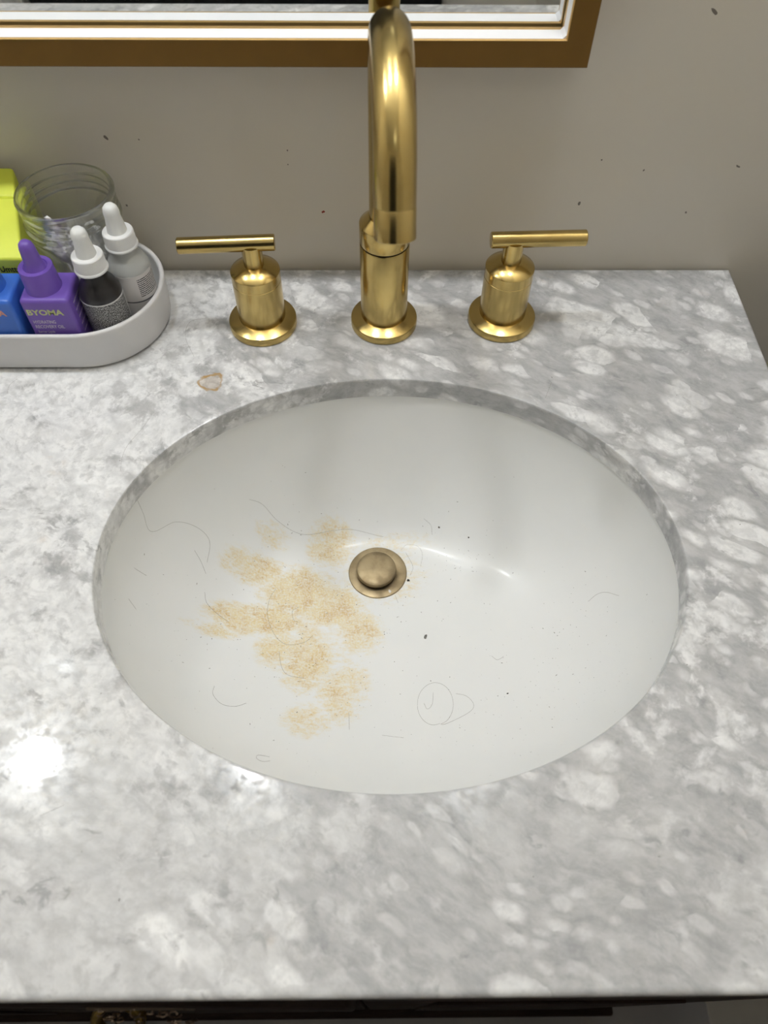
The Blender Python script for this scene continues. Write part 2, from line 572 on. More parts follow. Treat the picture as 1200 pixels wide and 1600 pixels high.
def fleck(bm, c, r, nrm=(0, 0, 1), h=0.25, n=7, stretch=1.0):
    """small irregular low dome lying on a surface"""
    nrm = Vector(nrm).normalized()
    ref = Vector((1, 0, 0)) if abs(nrm.x) < 0.8 else Vector((0, 1, 0))
    a = nrm.cross(ref).normalized()
    b = nrm.cross(a)
    ph = random.random() * 6.28
    a, b = cos(ph) * a + sin(ph) * b, -sin(ph) * a + cos(ph) * b
    c = Vector(c)
    rim = []
    for i in range(n):
        t = 2 * pi * i / n
        rr = r * random.uniform(0.65, 1.2)
        rim.append(bm.verts.new(c + a * (rr * cos(t) * stretch) + b * (rr * sin(t)) - nrm * r * 0.05))
    top = bm.verts.new(c + nrm * r * h)
    for i in range(n): bm.faces.new((rim[i], rim[(i + 1) % n], top))
    return bm


for x, z, r, st, m, lab in ((-.0501, .0564, .0016, 1.5, RED, 'dried red smear'), (-.2142, .121, .0014, 2.2, SCUFF, None), (-.2141, .0623, .0010, 1.3, SCUFF, None),
                            (.2251, .2105, .0019, 2.4, SCUFF, None), (.1652, .0644, .0013, 1.8, SCUFF, None), (.1745, .1032, .0007, 1.4, SCUFF, None),
                            (.2108, .0945, .0007, 1.4, SCUFF, None), (.2581, .056, .0008, 1.6, SCUFF, None), (.2858, .0979, .0009, 3.0, SCUFF, None),
                            (-.189, .1195, .0006, 1.2, SCUFF, None), (-.0757, .099, .0006, 1.2, SCUFF, None), (-.075, .1108, .0006, 1.2, SCUFF, None)):
    obj('scuff_mark', fleck(bmesh.new(), (x, -0.00005, z), r, (0, -1, 0), 0.06, 9, st), m, wall_back, label=lab)

# ------------------------------------------------------------------ countertop with elliptical cut-out
CX, CY, CA, CB = 0.004, -0.300, 0.202, 0.161
TH = 0.020
X0, X1, Y0, Y1 = -1.02, 0.3168, -0.5590, -0.0022


def rect_pt(t, x0, x1, y0, y1):
    dx, dy = cos(t), sin(t)
    ks = []
    if dx > 1e-9: ks.append((x1 - CX) / dx)
    if dx < -1e-9: ks.append((x0 - CX) / dx)
    if dy > 1e-9: ks.append((y1 - CY) / dy)
    if dy < -1e-9: ks.append((y0 - CY) / dy)
    k = min(ks)
    return CX + dx * k, CY + dy * k


def make_countertop():
    bm = bmesh.new()
    angs = [2 * pi * i / 144 for i in range(144)]
    for cx, cy in ((X1, Y1), (X0, Y1), (X0, Y0), (X1, Y0)):
        angs.append(math.atan2(cy - CY, cx - CX) % (2 * pi))
    angs = sorted(set(round(a, 9) for a in angs))
    n = len(angs)
    corners = [math.atan2(cy - CY, cx - CX) % (2 * pi) for cx, cy in ((X1, Y1), (X0, Y1), (X0, Y0), (X1, Y0))]

    def ell(da, z):
        out = []
        for a in angs:
            ph = math.atan2(sin(a) / (CB + da), cos(a) / (CA + da))
            # keep rays radial so the top stays planar quads
            r = 1 / sqrt((cos(a) / (CA + da)) ** 2 + (sin(a) / (CB + da)) ** 2)
            out.append(bm.verts.new((CX + r * cos(a), CY + r * sin(a), z)))
        return out

    def rec(ins, z):
        out = []
        for a in angs:
            x, y = rect_pt(a, X0, X1, Y0, Y1)
            x = min(max(x, X0 + ins), X1 - ins)
            y = min(max(y, Y0 + ins), Y1 - ins)
            out.append(bm.verts.new((x, y, z)))
        return out

    R = 0.0035
    rings = [ell(0.0, -TH), ell(0.0, -TH + .0006), ell(0.0, -0.0020), ell(0.0, -0.0016), ell(0.0005, -0.0005), ell(0.0016, 0.0), ell(0.0018, 0.0), ell(0.02, 0.0), rec(R + 0.0003, 0.0)]
    for k in range(5):
        t = k / 4 * pi / 2
        rings.append(rec(R * (1 - sin(t)), -R * (1 - cos(t))))
    rings.append(rec(0.0, -TH + 0.001))
    rings.append(rec(0.001, -TH))
    rings.append(rings[0])
    for a, b in zip(rings, rings[1:]):
        for i in range(n):
            j = (i + 1) % n
            bm.faces.new((a[i], a[j], b[j], b[i]))
    return bm


ct = obj('countertop', make_countertop(), MARBLE, smooth=40)
tag(ct, 'white and grey veined marble countertop with an oval cut-out for the sink', 'countertop')

# ------------------------------------------------------------------ undermount bowl
C0, C1 = (-0.005, -0.2334), (0.004, -0.300)
R0, BA, BB, ZT, BH = 0.0262, 0.2035, 0.1625, -0.0205, 0.129


def bowl_drop(s, v):
    """v = how far towards the back wall (steeper there), -1 .. 1"""
    k = max(0.0, v) ** 1.5
    return ZT - BH * max(0.0, 1 - s ** (2.7 - 0.7 * k)) ** (1 / (1.75 - 0.70 * k))


def bowl_axes(s):
    return C0[0] + (C1[0] - C0[0]) * s, C0[1] + (C1[1] - C0[1]) * s, R0 + (BA - R0) * s, R0 + (BB - R0) * s


def bowl_pt(s, ph):
    cx, cy, a, b = bowl_axes(s)
    return cx + a * cos(ph), cy + b * sin(ph), bowl_drop(s, sin(ph))


def bowl_s(x, y):
    def g(s):
        cx, cy, a, b = bowl_axes(s)
        return ((x - cx) / a) ** 2 + ((y - cy) / b) ** 2 - 1
    if g(0) < 0: return 0.0
    lo, hi = 0.0, 1.2
    for _ in range(40):
        m = (lo + hi) / 2
        if g(m) > 0: lo = m
        else: hi = m
    return min(lo, 1.0)


def bowl_z(x, y):
    s = bowl_s(x, y)
    cx, cy, a, b = bowl_axes(s)
    u, v = (x - cx) / a, (y - cy) / b
    return bowl_drop(s, v / max(1e-9, hypot(u, v)))


def bowl_n(x, y, e=0.0008):
    return Vector((-(bowl_z(x + e, y) - bowl_z(x - e, y)) / (2 * e), -(bowl_z(x, y + e) - bowl_z(x, y - e)) / (2 * e), 1)).normalized()


sink = thing('sink_basin', 'oval white undermount sink basin with a rusty stain left of its drain', 'sink', SINK_LOC)
bm = bmesh.new()
NS, NP = 56, 128
rings = []
for k in range(NS + 1):
    u = k / NS
    s = 1 - (1 - u) ** 1.7
    rings.append([bm.verts.new(bowl_pt(s, 2 * pi * i / NP)) for i in range(NP)])
zr = ZT
rings.append([bm.verts.new((C1[0] + (BA + .018) * cos(2 * pi * i / NP), C1[1] + (BB + .018) * sin(2 * pi * i / NP), zr)) for i in range(NP)])
rings.append([bm.verts.new((C1[0] + (BA + .018) * cos(2 * pi * i / NP), C1[1] + (BB + .018) * sin(2 * pi * i / NP), zr - .010)) for i in range(NP)])
for k in range(NS, -1, -4):                                   # outer shell, 9 mm below the glaze
    u = k / NS
    s = 1 - (1 - u) ** 1.7
    ring = []
    for i in range(NP):
        x, y, z = bowl_pt(s, 2 * pi * i / NP)
        cx, cy = C0[0] + (C1[0] - C0[0]) * s, C0[1] + (C1[1] - C0[1]) * s
        q = Vector((x - cx, y - cy)).normalized() * 0.008 * s
        ring.append(bm.verts.new((x + q.x, y + q.y, min(z - .009, zr - .012))))
    rings.append(ring)
for a, b in zip(rings, rings[1:] + rings[:1]):
    for i in range(NP):
        j = (i + 1) % NP
        bm.faces.new((a[i], a[j], b[j], b[i]))
obj('bowl', bm, CERAMIC, sink, smooth=50)

# drain with pop-up stopper
ZD = ZT - BH
DX, DY = C0
drain = thing('sink_drain', 'tarnished brass pop-up drain standing open in the sink bowl', 'drain', (DX, DY, ZD))
obj('drain_flange', lathe(bmesh.new(), [(.0262, -.004), (.0264, -.0006), (.0258, .0010), (.0246, .0014), (.0190, .0012), (.0160, .0008), (.0152, -.001), (.0152, -.025), (.0240, -.025), (.0240, -.004)], (DX, DY, ZD), close=True), TARNISH, drain)
obj('drain_pipe', lathe(bmesh.new(), [(.0, -.040), (.0151, -.040), (.0151, -.0040), (.0147, -.0040), (.0147, -.038), (.0, -.038)], (DX, DY, ZD)), BLACK, drain)
TX, TY = DX - .0012, DY - .0005
obj('stopper', lathe(bmesh.new(), [(0, .0102), (.012, .0099), (.0158, .0094), (.0171, .0087), (.0176, .0074), (.0175, .0046), (.0165, .0034), (.0, .0034)], (TX, TY, ZD)), TARNISH, drain)
obj('stopper_seal', lathe(bmesh.new(), [(.0, .0036), (.0140, .0036), (.0140, -.001), (.0, -.001)], (TX, TY, ZD)), BLACK, drain)
obj('stopper_stem', lathe(bmesh.new(), [(.0, -.0005), (.006, -.0005), (.006, -.0379), (.0, -.0379)], (TX, TY, ZD), n=16), TARNISH, drain)

# ------------------------------------------------------------------ faucet: spout and two lever handles
FX, FY = 0.0010, -0.0727
spout = thing('faucet_spout', 'tall curved brushed brass faucet spout between the two lever taps', 'faucet', (FX, FY, 0))
obj('escutcheon', lathe(bmesh.new(), [(.0, .0), (.0272, .0), (.0279, .0008), (.0280, .0062), (.0275, .0072), (.0202, .0110), (.0190, .0112), (.0, .0112)], (FX, FY, 0), n=72), BRASS, spout)
obj('body', lathe(bmesh.new(), [(.0, .0105), (.0193, .0105), (.0193, .0800), (.0190, .0806), (.0, .0806)], (FX, FY, 0), n=72), BRASS, spout)
obj('gasket', lathe(bmesh.new(), [(.0, .0800), (.0184, .0800), (.0184, .0822), (.0, .0822)], (FX, FY, 0), n=72), BLACK, spout)
obj('collar', lathe(bmesh.new(), [(.0, .0817), (.0190, .0817), (.0193, .0823), (.0193, .0975), (.0189, .0982), (.0126, .1040), (.0, .1040)], (FX, FY, 0), n=72), BRASS, spout)
RA, ZC, TILT, LT, RT = 0.065, 0.187, radians(20), 0.028, 0.0117
path = [(FX, FY, .1035), (FX, FY, .14), (FX, FY, .17)]
for k in range(41):
    a = (pi - TILT) * k / 40
    yy = FY - RA + RA * cos(a)
    path.append((FX + 0.0035 * (FY - yy) / 0.13, yy, ZC + RA * sin(a)))
ex, ey, ez = path[-1]
d = Vector((0.0004 / .028, -sin(TILT), -cos(TILT))).normalized()
path += [Vector((ex, ey, ez)) + d * 0.006, Vector((ex, ey, ez)) + d * 0.0105]
obj('tube', sweep(bmesh.new(), path, RT, 40), BRASS, spout, smooth=40)
e0 = Vector((ex, ey, ez)) + d * 0.0107
obj('aerator', lathe(bmesh.new(), [(.0, 0), (.0115, 0), (.01175, .0004), (.01175, .0168), (.0112, .0173), (.0098, .0173), (.0098, .0150), (.0, .0150)], e0, axis=d, n=48), BRASS, spout)


def handle(hx, hy, sgn, yaw, label):
    t = thing('lever_tap', label, 'tap', (hx, hy, 0), 'brass lever taps')
    obj('escutcheon', lathe(bmesh.new(), [(.0, .0), (.0276, .0), (.0283, .0008), (.0284, .0062), (.0279, .0072), (.0206, .0106), (.0194, .0108), (.0, .0108)], (hx, hy, 0), n=72), BRASS, t)
    obj('body', lathe(bmesh.new(), [(.0, .0100), (.0195, .0100), (.0196, .0467), (.0193, .0469), (.0193, .0472), (.0196, .0474), (.0196, .0557), (.0191, .0564), (.0088, .0614), (.0, .0614)], (hx, hy, 0), n=72), BRASS, t)
    obj('stem', lathe(bmesh.new(), [(.0, .0600), (.0079, .0600), (.0079, .0795), (.0, .0795)], (hx, hy, 0), n=40), BRASS, t)
    u = Vector((cos(yaw), sin(yaw), 0)) * sgn
    a = Vector((hx, hy, .0806)) - u * 0.0185
    obj('lever', lathe(bmesh.new(), [(.0, 0), (.0056, 0), (.0062, .0006), (.0062, .0734), (.0056, .0740), (.0, .0740)], a, axis=u, n=40), BRASS, t)
    return t


handle(-.1014, -.0745, -1, radians(3.4), 'brushed brass lever tap left of the spout, its bar pointing left')
handle(.1012, -.0700, 1, radians(2.2), 'brushed brass lever tap right of the spout, its bar pointing right')

# ------------------------------------------------------------------ mirror
MX, MZ = 0.1388, 0.1896
mirror = thing('wall_mirror', 'wide mirror in a gold frame with white inner lip on the wall', 'mirror', (MX, 0, MZ))
IX1, IZ0 = MX - 0.0180, MZ + 0.0160
IX0, IZ1 = -0.98, 1.00


def rail(profile, mat, name, corner=0.0):
    """sweep (u outwards from the sight edge, y) round the rectangular sight opening, mitred"""
    b = bmesh.new()
    loops = []
    for u, y in profile:
        pts = [(IX1 + u - corner, IZ0 - u), (IX1 + u, IZ0 - u + corner), (IX1 + u, IZ1 + u), (IX0 - u, IZ1 + u), (IX0 - u, IZ0 - u)] if corner else \
              [(IX1 + u, IZ0 - u), (IX1 + u, IZ1 + u), (IX0 - u, IZ1 + u), (IX0 - u, IZ0 - u)]
        loops.append([b.verts.new((x, y, z)) for x, z in pts])
    n = len(loops[0])
    for a, c in zip(loops, loops[1:] + loops[:1]):
        for i in range(n):
            j = (i + 1) % n
            b.faces.new((a[i], a[j], c[j], c[i]))
    return obj(name, b, mat, mirror, smooth=30)


rail([(.0172, -.003), (.0180, -.0035), (.0180, -.0295), (.0175, -.0300), (.0009, -.0300), (.0009, -.0285), (.009, -.0285), (.009, -.003)], FRAME, 'frame')
rail([(.0009, -.0300), (.0004, -.0302), (.0, -.0298), (.0, -.0285), (.0009, -.0285)], FRAME_EDGE, 'frame_edge')
rail([(.0, -.0285), (.0, -.0158), (.0085, -.0158), (.0085, -.0285)], LIP, 'inner_lip', 0.0022)
rail([(-.0004, -.0158), (-.0004, -.0128), (.0085, -.0128), (.0085, -.0158)], FRAME_EDGE, 'sight_bead')
rail([(.0022, -.0128), (.0022, -.0104), (.0085, -.0104), (.0085, -.0128)], DARKGAP, 'glass_channel')
gb = box(bmesh.new(), IX0 - .006, IX1 + .006, -.0103, -.0072, IZ0 - .006, IZ1 + .006)
for v in gb.verts: v.co.y += .0036 * (v.co.z - IZ0) / .8          # the glass leans back a fifth of a degree
obj('mirror_glass', gb, MIRROR, mirror, smooth=0)
obj('backboard', box(bmesh.new(), IX0 - .008, IX1 + .008, -.0030, -.0004, IZ0 - .008, IZ1 + .008), DARKGAP, mirror, smooth=0)

# ------------------------------------------------------------------ vanity light above the mirror (its globes are the key light)
LZ, LY = 1.19, -0.102
vl = thing('vanity_light', 'brass bar of frosted globe bulbs above the mirror', 'wall lamp', (-.283, 0, LZ))
obj('backplate', box(bmesh.new(), -.80, .24, -.022, -.0005, LZ - .04, LZ + .04, .004), BRASS, vl)
for gx in (-.735, -.265, .160):
    obj('lamp_arm', sweep(bmesh.new(), [(gx, -.02, LZ + .01), (gx, -.06, LZ + .02), (gx, -.11, LZ + .045), (gx, LY, LZ + .060), (gx, LY, LZ + .075)], .008, 16), BRASS, vl)
    obj('lamp_socket', lathe(bmesh.new(), [(.0, .085), (.022, .083), (.026, .06), (.0, .022)], (gx, LY, LZ), n=32), BRASS, vl)
    obj('globe', lathe(bmesh.new(), [(.040 * sin(pi * k / 20), -.040 * cos(pi * k / 20)) for k in range(21)], (gx, LY, LZ), n=32), GLOBE, vl)

cl = thing('fill_lamp', 'unseen round flush lamp added on the ceiling for fill light', 'fill lamp', (.05, -1.40, CEIL_Z))  # added out of view as weak fill
obj('lamp_rim', lathe(bmesh.new(), [(.155, 0), (.165, -.004), (.165, -.045), (.158, -.05), (.152, -.045), (.152, 0)], (.05, -1.40, CEIL_Z - .0005), close=True), BRASS, cl)
obj('diffuser', lathe(bmesh.new(), [(.0, -.060), (.08, -.057), (.130, -.047), (.1515, -.032), (.1515, -.004), (.0, -.004)], (.05, -1.40, CEIL_Z)), FILLGLOW, cl)

# ------------------------------------------------------------------ vanity cabinet under the counter
vc = thing('vanity_cabinet', 'dark espresso wood vanity cabinet under the marble top', 'cabinet', (-.35, -.29, FLOOR_Z))
ZU = -TH - .0004
VX0, VX1, VF = -1.005, 0.302, -0.5405
obj('side_panel', box(bmesh.new(), VX1 - .018, VX1, VF + .018, -.004, FLOOR_Z + .0005, ZU), WOOD, vc, smooth=0)
obj('side_panel', box(bmesh.new(), VX0, VX0 + .018, VF + .018, -.004, FLOOR_Z + .0005, ZU), WOOD, vc, smooth=0)
obj('back_panel', box(bmesh.new(), VX0 + .018, VX1 - .018, -.016, -.004, FLOOR_Z + .08, ZU), WOOD, vc, smooth=0)
obj('bottom_panel', box(bmesh.new(), VX0 + .018, VX1 - .018, VF + .018, -.016, FLOOR_Z + .08, FLOOR_Z + .098), WOOD, vc, smooth=0)
obj('top_rail', box(bmesh.new(), VX0, VX1, VF, VF + .018, -.045, ZU, .001), WOOD, vc)
obj('plinth', box(bmesh.new(), VX0 - .004, VX1 + .010, -.5668, VF + .018, FLOOR_Z + .0005, FLOOR_Z + .085, .004), WOOD, vc)
xs = [VX0 + .02, -.675, -.335, .005, VX1 - .0]
for a, b in ((VX0 + .003, -.680), (-.677, -.352), (-.349, -.022), (-.019, VX1)):
    dr = obj('door', box(bmesh.new(), a, b, VF - .016, VF - .0004, FLOOR_Z + .09, -.215, .003), WOOD, vc)
    c = (a + b) / 2
    obj('door_panel', box(bmesh.new(), a + .06, b - .06, VF - .0185, VF - .0155, FLOOR_Z + .15, -.275, .0014), WOOD, dr)


def drawer(a, b, yf, skew, pull):
    """drawer front; skew = how much further its right end stands out"""
    bmx = box(bmesh.new(), a, b, yf - .016, yf, -.205, -.048, .003)
    for v in bmx.verts: v.co.y -= skew * (v.co.x - a) / (b - a)
    o = obj('drawer', bmx, WOOD, vc)
    return o


drawer(-.677, -.352, VF - .0004, 0, None)
drawer(VX0 + .003, -.680, VF - .0004, 0, None)
drawer(-.019, VX1, VF - .0004, 0, None)
dl = drawer(-.349, -.022, VF - .001, .0055, None)

# ornate pull of the left-hand drawer, seen from above just in front of the counter edge
px0, px1, pz = -.1735, -.112, -.082
pull = thing('drawer_pull', 'ornate blackened filigree pull with a ridged brass ring below the counter edge', 'drawer pull', ((px0 + px1) / 2, -.5598, pz))
YP = -.5598
bmf = bmesh.new()
for k in range(26):                                            # scrolls of the filigree plate
    u = random.random()
    cx = px0 + (px1 - px0) * u
    cz = pz + random.uniform(-.016, .016) * (1 - .4 * abs(u - .5))
    cy = YP - .002 - random.random() * .011
    r = random.uniform(.0022, .0046)
    a0 = random.random() * 6.28
    tw = random.choice((-1, 1)) * random.uniform(3.5, 6.5)
    e = random.uniform(-1, 1)
    pts = [(cx + r * (1 - .6 * q / 9) * cos(a0 + tw * q / 9), cy + e * r * .6 * sin(a0 + tw * q / 9), cz + r * (1 - .6 * q / 9) * sin(a0 + tw * q / 9)) for q in range(10)]
    sweep(bmf, pts, .0005, 5)
    lathe(bmf, [(.0, -.0008), (.0007, -.0004), (.0008, 0), (.0007, .0004), (.0, .0008)], pts[-1], n=6)
fl = obj('filigree', bmf, FILIGREE, pull)
fl['kind'] = 'stuff'
obj('backplate', box(bmesh.new(), px0 + .002, px1 - .004, YP - .0025, YP, pz - .018, pz + .016, .001), DARKGAP, pull)
rb = bmesh.new()
rcx, rcz = px0 + .016, pz - .004
lathe(rb, [(.0115, -.004), (.0145, -.004), (.0150, -.003), (.0150, .003), (.0145, .004), (.0115, .004)], (rcx, YP - .0066, rcz), axis=(0, -.72, .69), n=48, close=True)
obj('ring', rb, ANTIQUE, pull)
ax = Vector((0, -.72, .69))
q1 = Vector((1, 0, 0))
q2 = ax.cross(q1)
ridge = bmesh.new()
for k in range(40):
    t = 2 * pi * k / 40
    c = Vector((rcx, YP - .0066, rcz)) + .0150 * (cos(t) * q1 + sin(t) * q2)
    sweep(ridge, [c - ax * .0032, c + ax * .0032], .0005, 5)
rd = obj('ridges', ridge, ANTIQUE, pull)
rd['kind'] = 'stuff'

# ------------------------------------------------------------------ oblong tray and what stands in it
TXC, TYC, TR, TXL = -.2425, -.0672, .0632, -.470
tray = thing('oblong_tray', 'white oblong tray with rounded ends standing against the wall', 'tray', ((TXC + TXL) / 2, TYC, 0))


def stadium(r, n=28):
    out = []
    for k in range(n + 1):
        t = -pi / 2 + pi * k / n
        out.append((TXC + r * cos(t), TYC + r * sin(t)))
    for k in range(n + 1):
        t = pi / 2 + pi * k / n
        out.append((TXL + r * cos(t), TYC + r * sin(t)))
    return out


def stadium_solid(levels, cap0=True, cap1=True):
    b = bmesh.new()
    loops = [[b.verts.new((x, y, z)) for x, y in stadium(r)] for r, z in levels]
    n = len(loops[0])
    for a, c in zip(loops, loops[1:]):
        for i in range(n):
            j = (i + 1) % n
            b.faces.new((a[i], a[j], c[j], c[i]))
    if cap0: b.faces.new(loops[0][::-1])
    if cap1: b.faces.new(loops[-1])
    return b


TZ = .0062
tb = stadium_solid([(TR - .0042, .0016), (TR - .0030, .0020), (TR - .0020, .0036), (TR - .0003, .0330), (TR, .0358), (TR - .0004, .0370), (TR - .0016, .0376), (TR - .0032, .0374), (TR - .0040, .0364), (TR - .0042, .0340), (TR - .0054, .0085), (TR - .0075, TZ)])
obj('dish', tb, TRAYMAT, tray, smooth=50)
obj('foot_pad', stadium_solid([(TR - .0060, .0), (TR - .0052, .0002), (TR - .0052, .0017), (TR - .0060, .0018)]), BLACK, tray)
TZ += .0002


def rounded_box(x0, x1, y0, y1, z0, z1, bev=.004):
    return box(bmesh.new(), x0, x1, y0, y1, z0, z1, bev, 4)


def square_bottle(x0, x1, y0, y1, zt, cx, cy, mat, label, shade):
    t = thing('dropper_bottle', label, 'bottle', (cx, cy, TZ))
    obj('body', rounded_box(x0, x1, y0, y1, TZ, zt, .0032), mat, t, smooth=60)
    obj('collar', lathe(bmesh.new(), [(.0, zt - .001), (.0134, zt - .001), (.0134, zt + .0004), (.0130, zt + .0012), (.0125, .0846), (.0122, .0852), (.0090, .0853), (.0082, .0842), (.0, .0842)], (cx, cy, 0), n=56), mat, t)
    obj('rubber_bulb', lathe(bmesh.new(), [(.0, .0840), (.0084, .0842), (.0080, .0856), (.0070, .0872), (.0064, .0900), (.0058, .0970), (.0056, .1010), (.0048, .1042), (.0030, .1062), (.0, .1068)], (cx, cy, 0), n=40), mat, t, smooth=60)
    return t


PX0, PX1, PY0, PY1, PZ = -.2712, -.2344, -.1238, -.0895, .0670
pb = square_bottle(PX0, PX1, PY0, PY1, PZ, -.2556, -.1070, PURPLE, 'purple square dropper bottle with lime lettering in the white tray', 0)
RX = (pi / 2, 0, 0)
fy = PY0 - .00004
for body, size, m, x, z, wdt, bold in (('BYOMA', .0071, LIMEINK, -.2684, .0534, .0272, .00022), ('HYDRATING', .0043, LILACINK, -.2668, .0452, .0168, .00004),
                                       ('RECOVERY OIL', .0043, LILACINK, -.2668, .0405, .0220, .00004), ('Barrier Lipids', .0034, LILACINK, -.2664, .0358, .0125, 0),
                                       ('+ Squalane + Jojoba Oil', .0032, LILACINK, -.2664, .0315, .0225, 0), ('1 fl. oz.  30 ml', .0030, LILACINK, -.2650, .0272, .0190, 0)):
    text_mesh('lettering', body, size, m, pb, (x, fy, z), RX, bold, width=wdt)
for k in range(9):
    text_mesh('fine_print', 'DIRECTIONS APPLY DROPS TO SKIN'[k:k + 18], .0021, GREYINK if k % 2 else LILACINK, pb, (PX1 + .00004, PY0 + .008, .0575 - .0034 * k), (pi / 2, 0, pi / 2), 0, width=.017 + .004 * ((k * 7) % 3) / 3)
bb = square_bottle(-.3140, -.2772, -.1248, -.0905, PZ, -.2975, -.1078, BLUE, 'blue square dropper bottle at the left edge, beside the purple one', 0)
text_mesh('lettering', 'BYOMA', .0071, CORAL, bb, (-.3110, -.12484, .0534), RX, .00022, width=.0272)
text_mesh('lettering', '30 ml', .0030, PALEBLUE, bb, (-.2930, -.12484, .0280), RX, 0, width=.0100)


def round_bottle(x, y, R, zs, zc, body_mat, label, frosted):
    t = thing('dropper_bottle', label, 'bottle', (x, y, TZ))
    z = TZ
    if frosted:
        prof = [(.0, z), (R - .0015, z), (R, z + .0015), (R, zs - .004), (R - .0006, zs - .001), (R - .0030, zs + .0045), (R - .0062, zs + .0090), (.0100, zs + .0120), (.0092, zs + .0135), (.0092, zc + .008),
                (.0078, zc + .008), (.0078, zs + .0130), (R - .0070, zs + .0078), (R - .0042, zs + .0035), (R - .0020, zs - .002), (R - .0018, z + .0040), (R - .0030, z + .0028), (.0, z + .0028)]
    else:
        prof = [(.0, z), (R - .0015, z), (R, z + .0015), (R, zs - .004), (R - .0006, zs - .001), (R - .0030, zs + .0045), (R - .0062, zs + .0090), (.0100, zs + .0120), (.0092, zs + .0135), (.0092, zc + .008), (.0, zc + .008)]
    b = obj('body', lathe(bmesh.new(), prof, (x, y, 0), n=64), body_mat, t, smooth=60)
    cap = bmesh.new()
    lathe(cap, [(.0, zc + .012), (.0066, zc + .012), (.0066, zc + .0126), (.0108, zc + .0126), (.0114, zc + .0120), (.0118, zc + .0022), (.0124, zc + .0016), (.0126, zc + .0008), (.0124, zc), (.0094, zc), (.0094, zc + .008), (.0, zc + .008)], (x, y, 0), n=72)
    o = obj('screw_cap', cap, WHITEPLASTIC, t)
    rb = bmesh.new()
    for k in range(72):
        a = 2 * pi * k / 72
        c = Vector((x + .0117 * cos(a), y + .0117 * sin(a), zc + .0024))
        sweep(rb, [c, c + Vector((-.0003 * cos(a), -.0003 * sin(a), .0090))], .00022, 4)
    rr = obj('ridges', rb, WHITEPLASTIC, o)
    rr['kind'] = 'stuff'
    zb = zc + .0122
    obj('rubber_bulb', lathe(bmesh.new(), [(.0, zb), (.0074, zb), (.0073, zb + .0015), (.0064, zb + .008), (.0058, zb + .0125), (.0060, zb + .0160), (.0053, zb + .0195), (.0035, zb + .0217), (.0, zb + .0224)], (x, y, 0), n=40), RUBBER, t, smooth=60)
    return t


dkx, dky, dkr = -.2176, -.1006, .0161
db = round_bottle(dkx, dky, dkr, .0615, .0782, AMBER, 'smoky black dropper bottle with white cap and dense printed label', False)
lab = obj('label', lathe(bmesh.new(), [(dkr + .00005, .0105), (dkr + .0002, .0105), (dkr + .0002, .0560), (dkr + .00005, .0560)], (dkx, dky, 0), n=96, close=True), LABEL_BLACK, db, label='grey paper label full of tiny print')
obj('label_line', lathe(bmesh.new(), [(dkr + .0002, .0298), (dkr + .00026, .0298), (dkr + .00026, .0290), (dkr + .0002, .0290)], (dkx, dky, 0), n=96, close=True), GREYINK, lab)

wtx, wty, wtr = -.2000, -.0737, .0162
wb = round_bottle(wtx, wty, wtr, .0640, .0788, FROST, 'frosted clear dropper bottle with white cap next to the glass jar', True)
lab = obj('label', lathe(bmesh.new(), [(wtr + .00005, .0105), (wtr + .0002, .0105), (wtr + .0002, .0600), (wtr + .00005, .0600)], (wtx, wty, 0), n=96, close=True), LABEL_WHITE, wb, label='white paper label with lines of print')
obj('label_line', lathe(bmesh.new(), [(wtr + .0002, .0368), (wtr + .00026, .0368), (wtr + .00026, .0356), (wtr + .0002, .0356)], (wtx, wty, 0), n=96, close=True), GREYINK, lab)
obj('dropper_tube', lathe(bmesh.new(), [(.0, .012), (.002, .014), (.0034, .022), (.0034, .086), (.0, .086)], (wtx, wty, 0), n=16), RUBBER, wb, label='pale glass pipette inside the bottle')

# lime bottle with slanting top, left of the jar
ylw = thing('squat_bottle', 'lime yellow squat bottle with slanting lid behind the blue dropper bottle', 'bottle', (-.31, -.045, TZ))


def wedge(prof_yz, xr_of_y, xl, bev):
    b = bmesh.new()
    a = [b.verts.new((xr_of_y(y), y, z)) for y, z in prof_yz]
    c = [b.verts.new((xl, y, z)) for y, z in prof_yz]
    n = len(a)
    for i in range(n):
        j = (i + 1) % n
        b.faces.new((a[i], a[j], c[j], c[i]))
    b.faces.new(a[::-1])
    b.faces.new(c)
    bmesh.ops.recalc_face_normals(b, faces=b.faces)
    bmesh.ops.bevel(b, geom=b.edges[:], offset=bev, segments=5, profile=0.5, affect='EDGES')
    return b


xr = lambda y: -.2738 + (y + .0865) * (-.0180 / .080)
zt = lambda y: .0757 + (y + .0865) * (.0245 / .080)
yb, ys = -.0062, -.0330
obj('body', wedge([(-.0865, zt(-.0865)), (ys - .0002, zt(ys - .0002)), (ys - .0002, TZ), (-.0845, TZ)], lambda y: xr(y), -.345, .0022), YELLOW, ylw, smooth=60)
obj('lid', wedge([(ys + .0001, zt(ys)), (yb, zt(yb)), (-.0098, TZ + .02), (-.0135, TZ), (ys + .0001, TZ)], lambda y: xr(y) - .0004, -.345, .0022), YELLOW, ylw, smooth=60)
text_mesh('lettering', 'Umtts', .0075, INK, ylw, (-.2945, -.08655, .0635), RX, .0001, width=.0150)

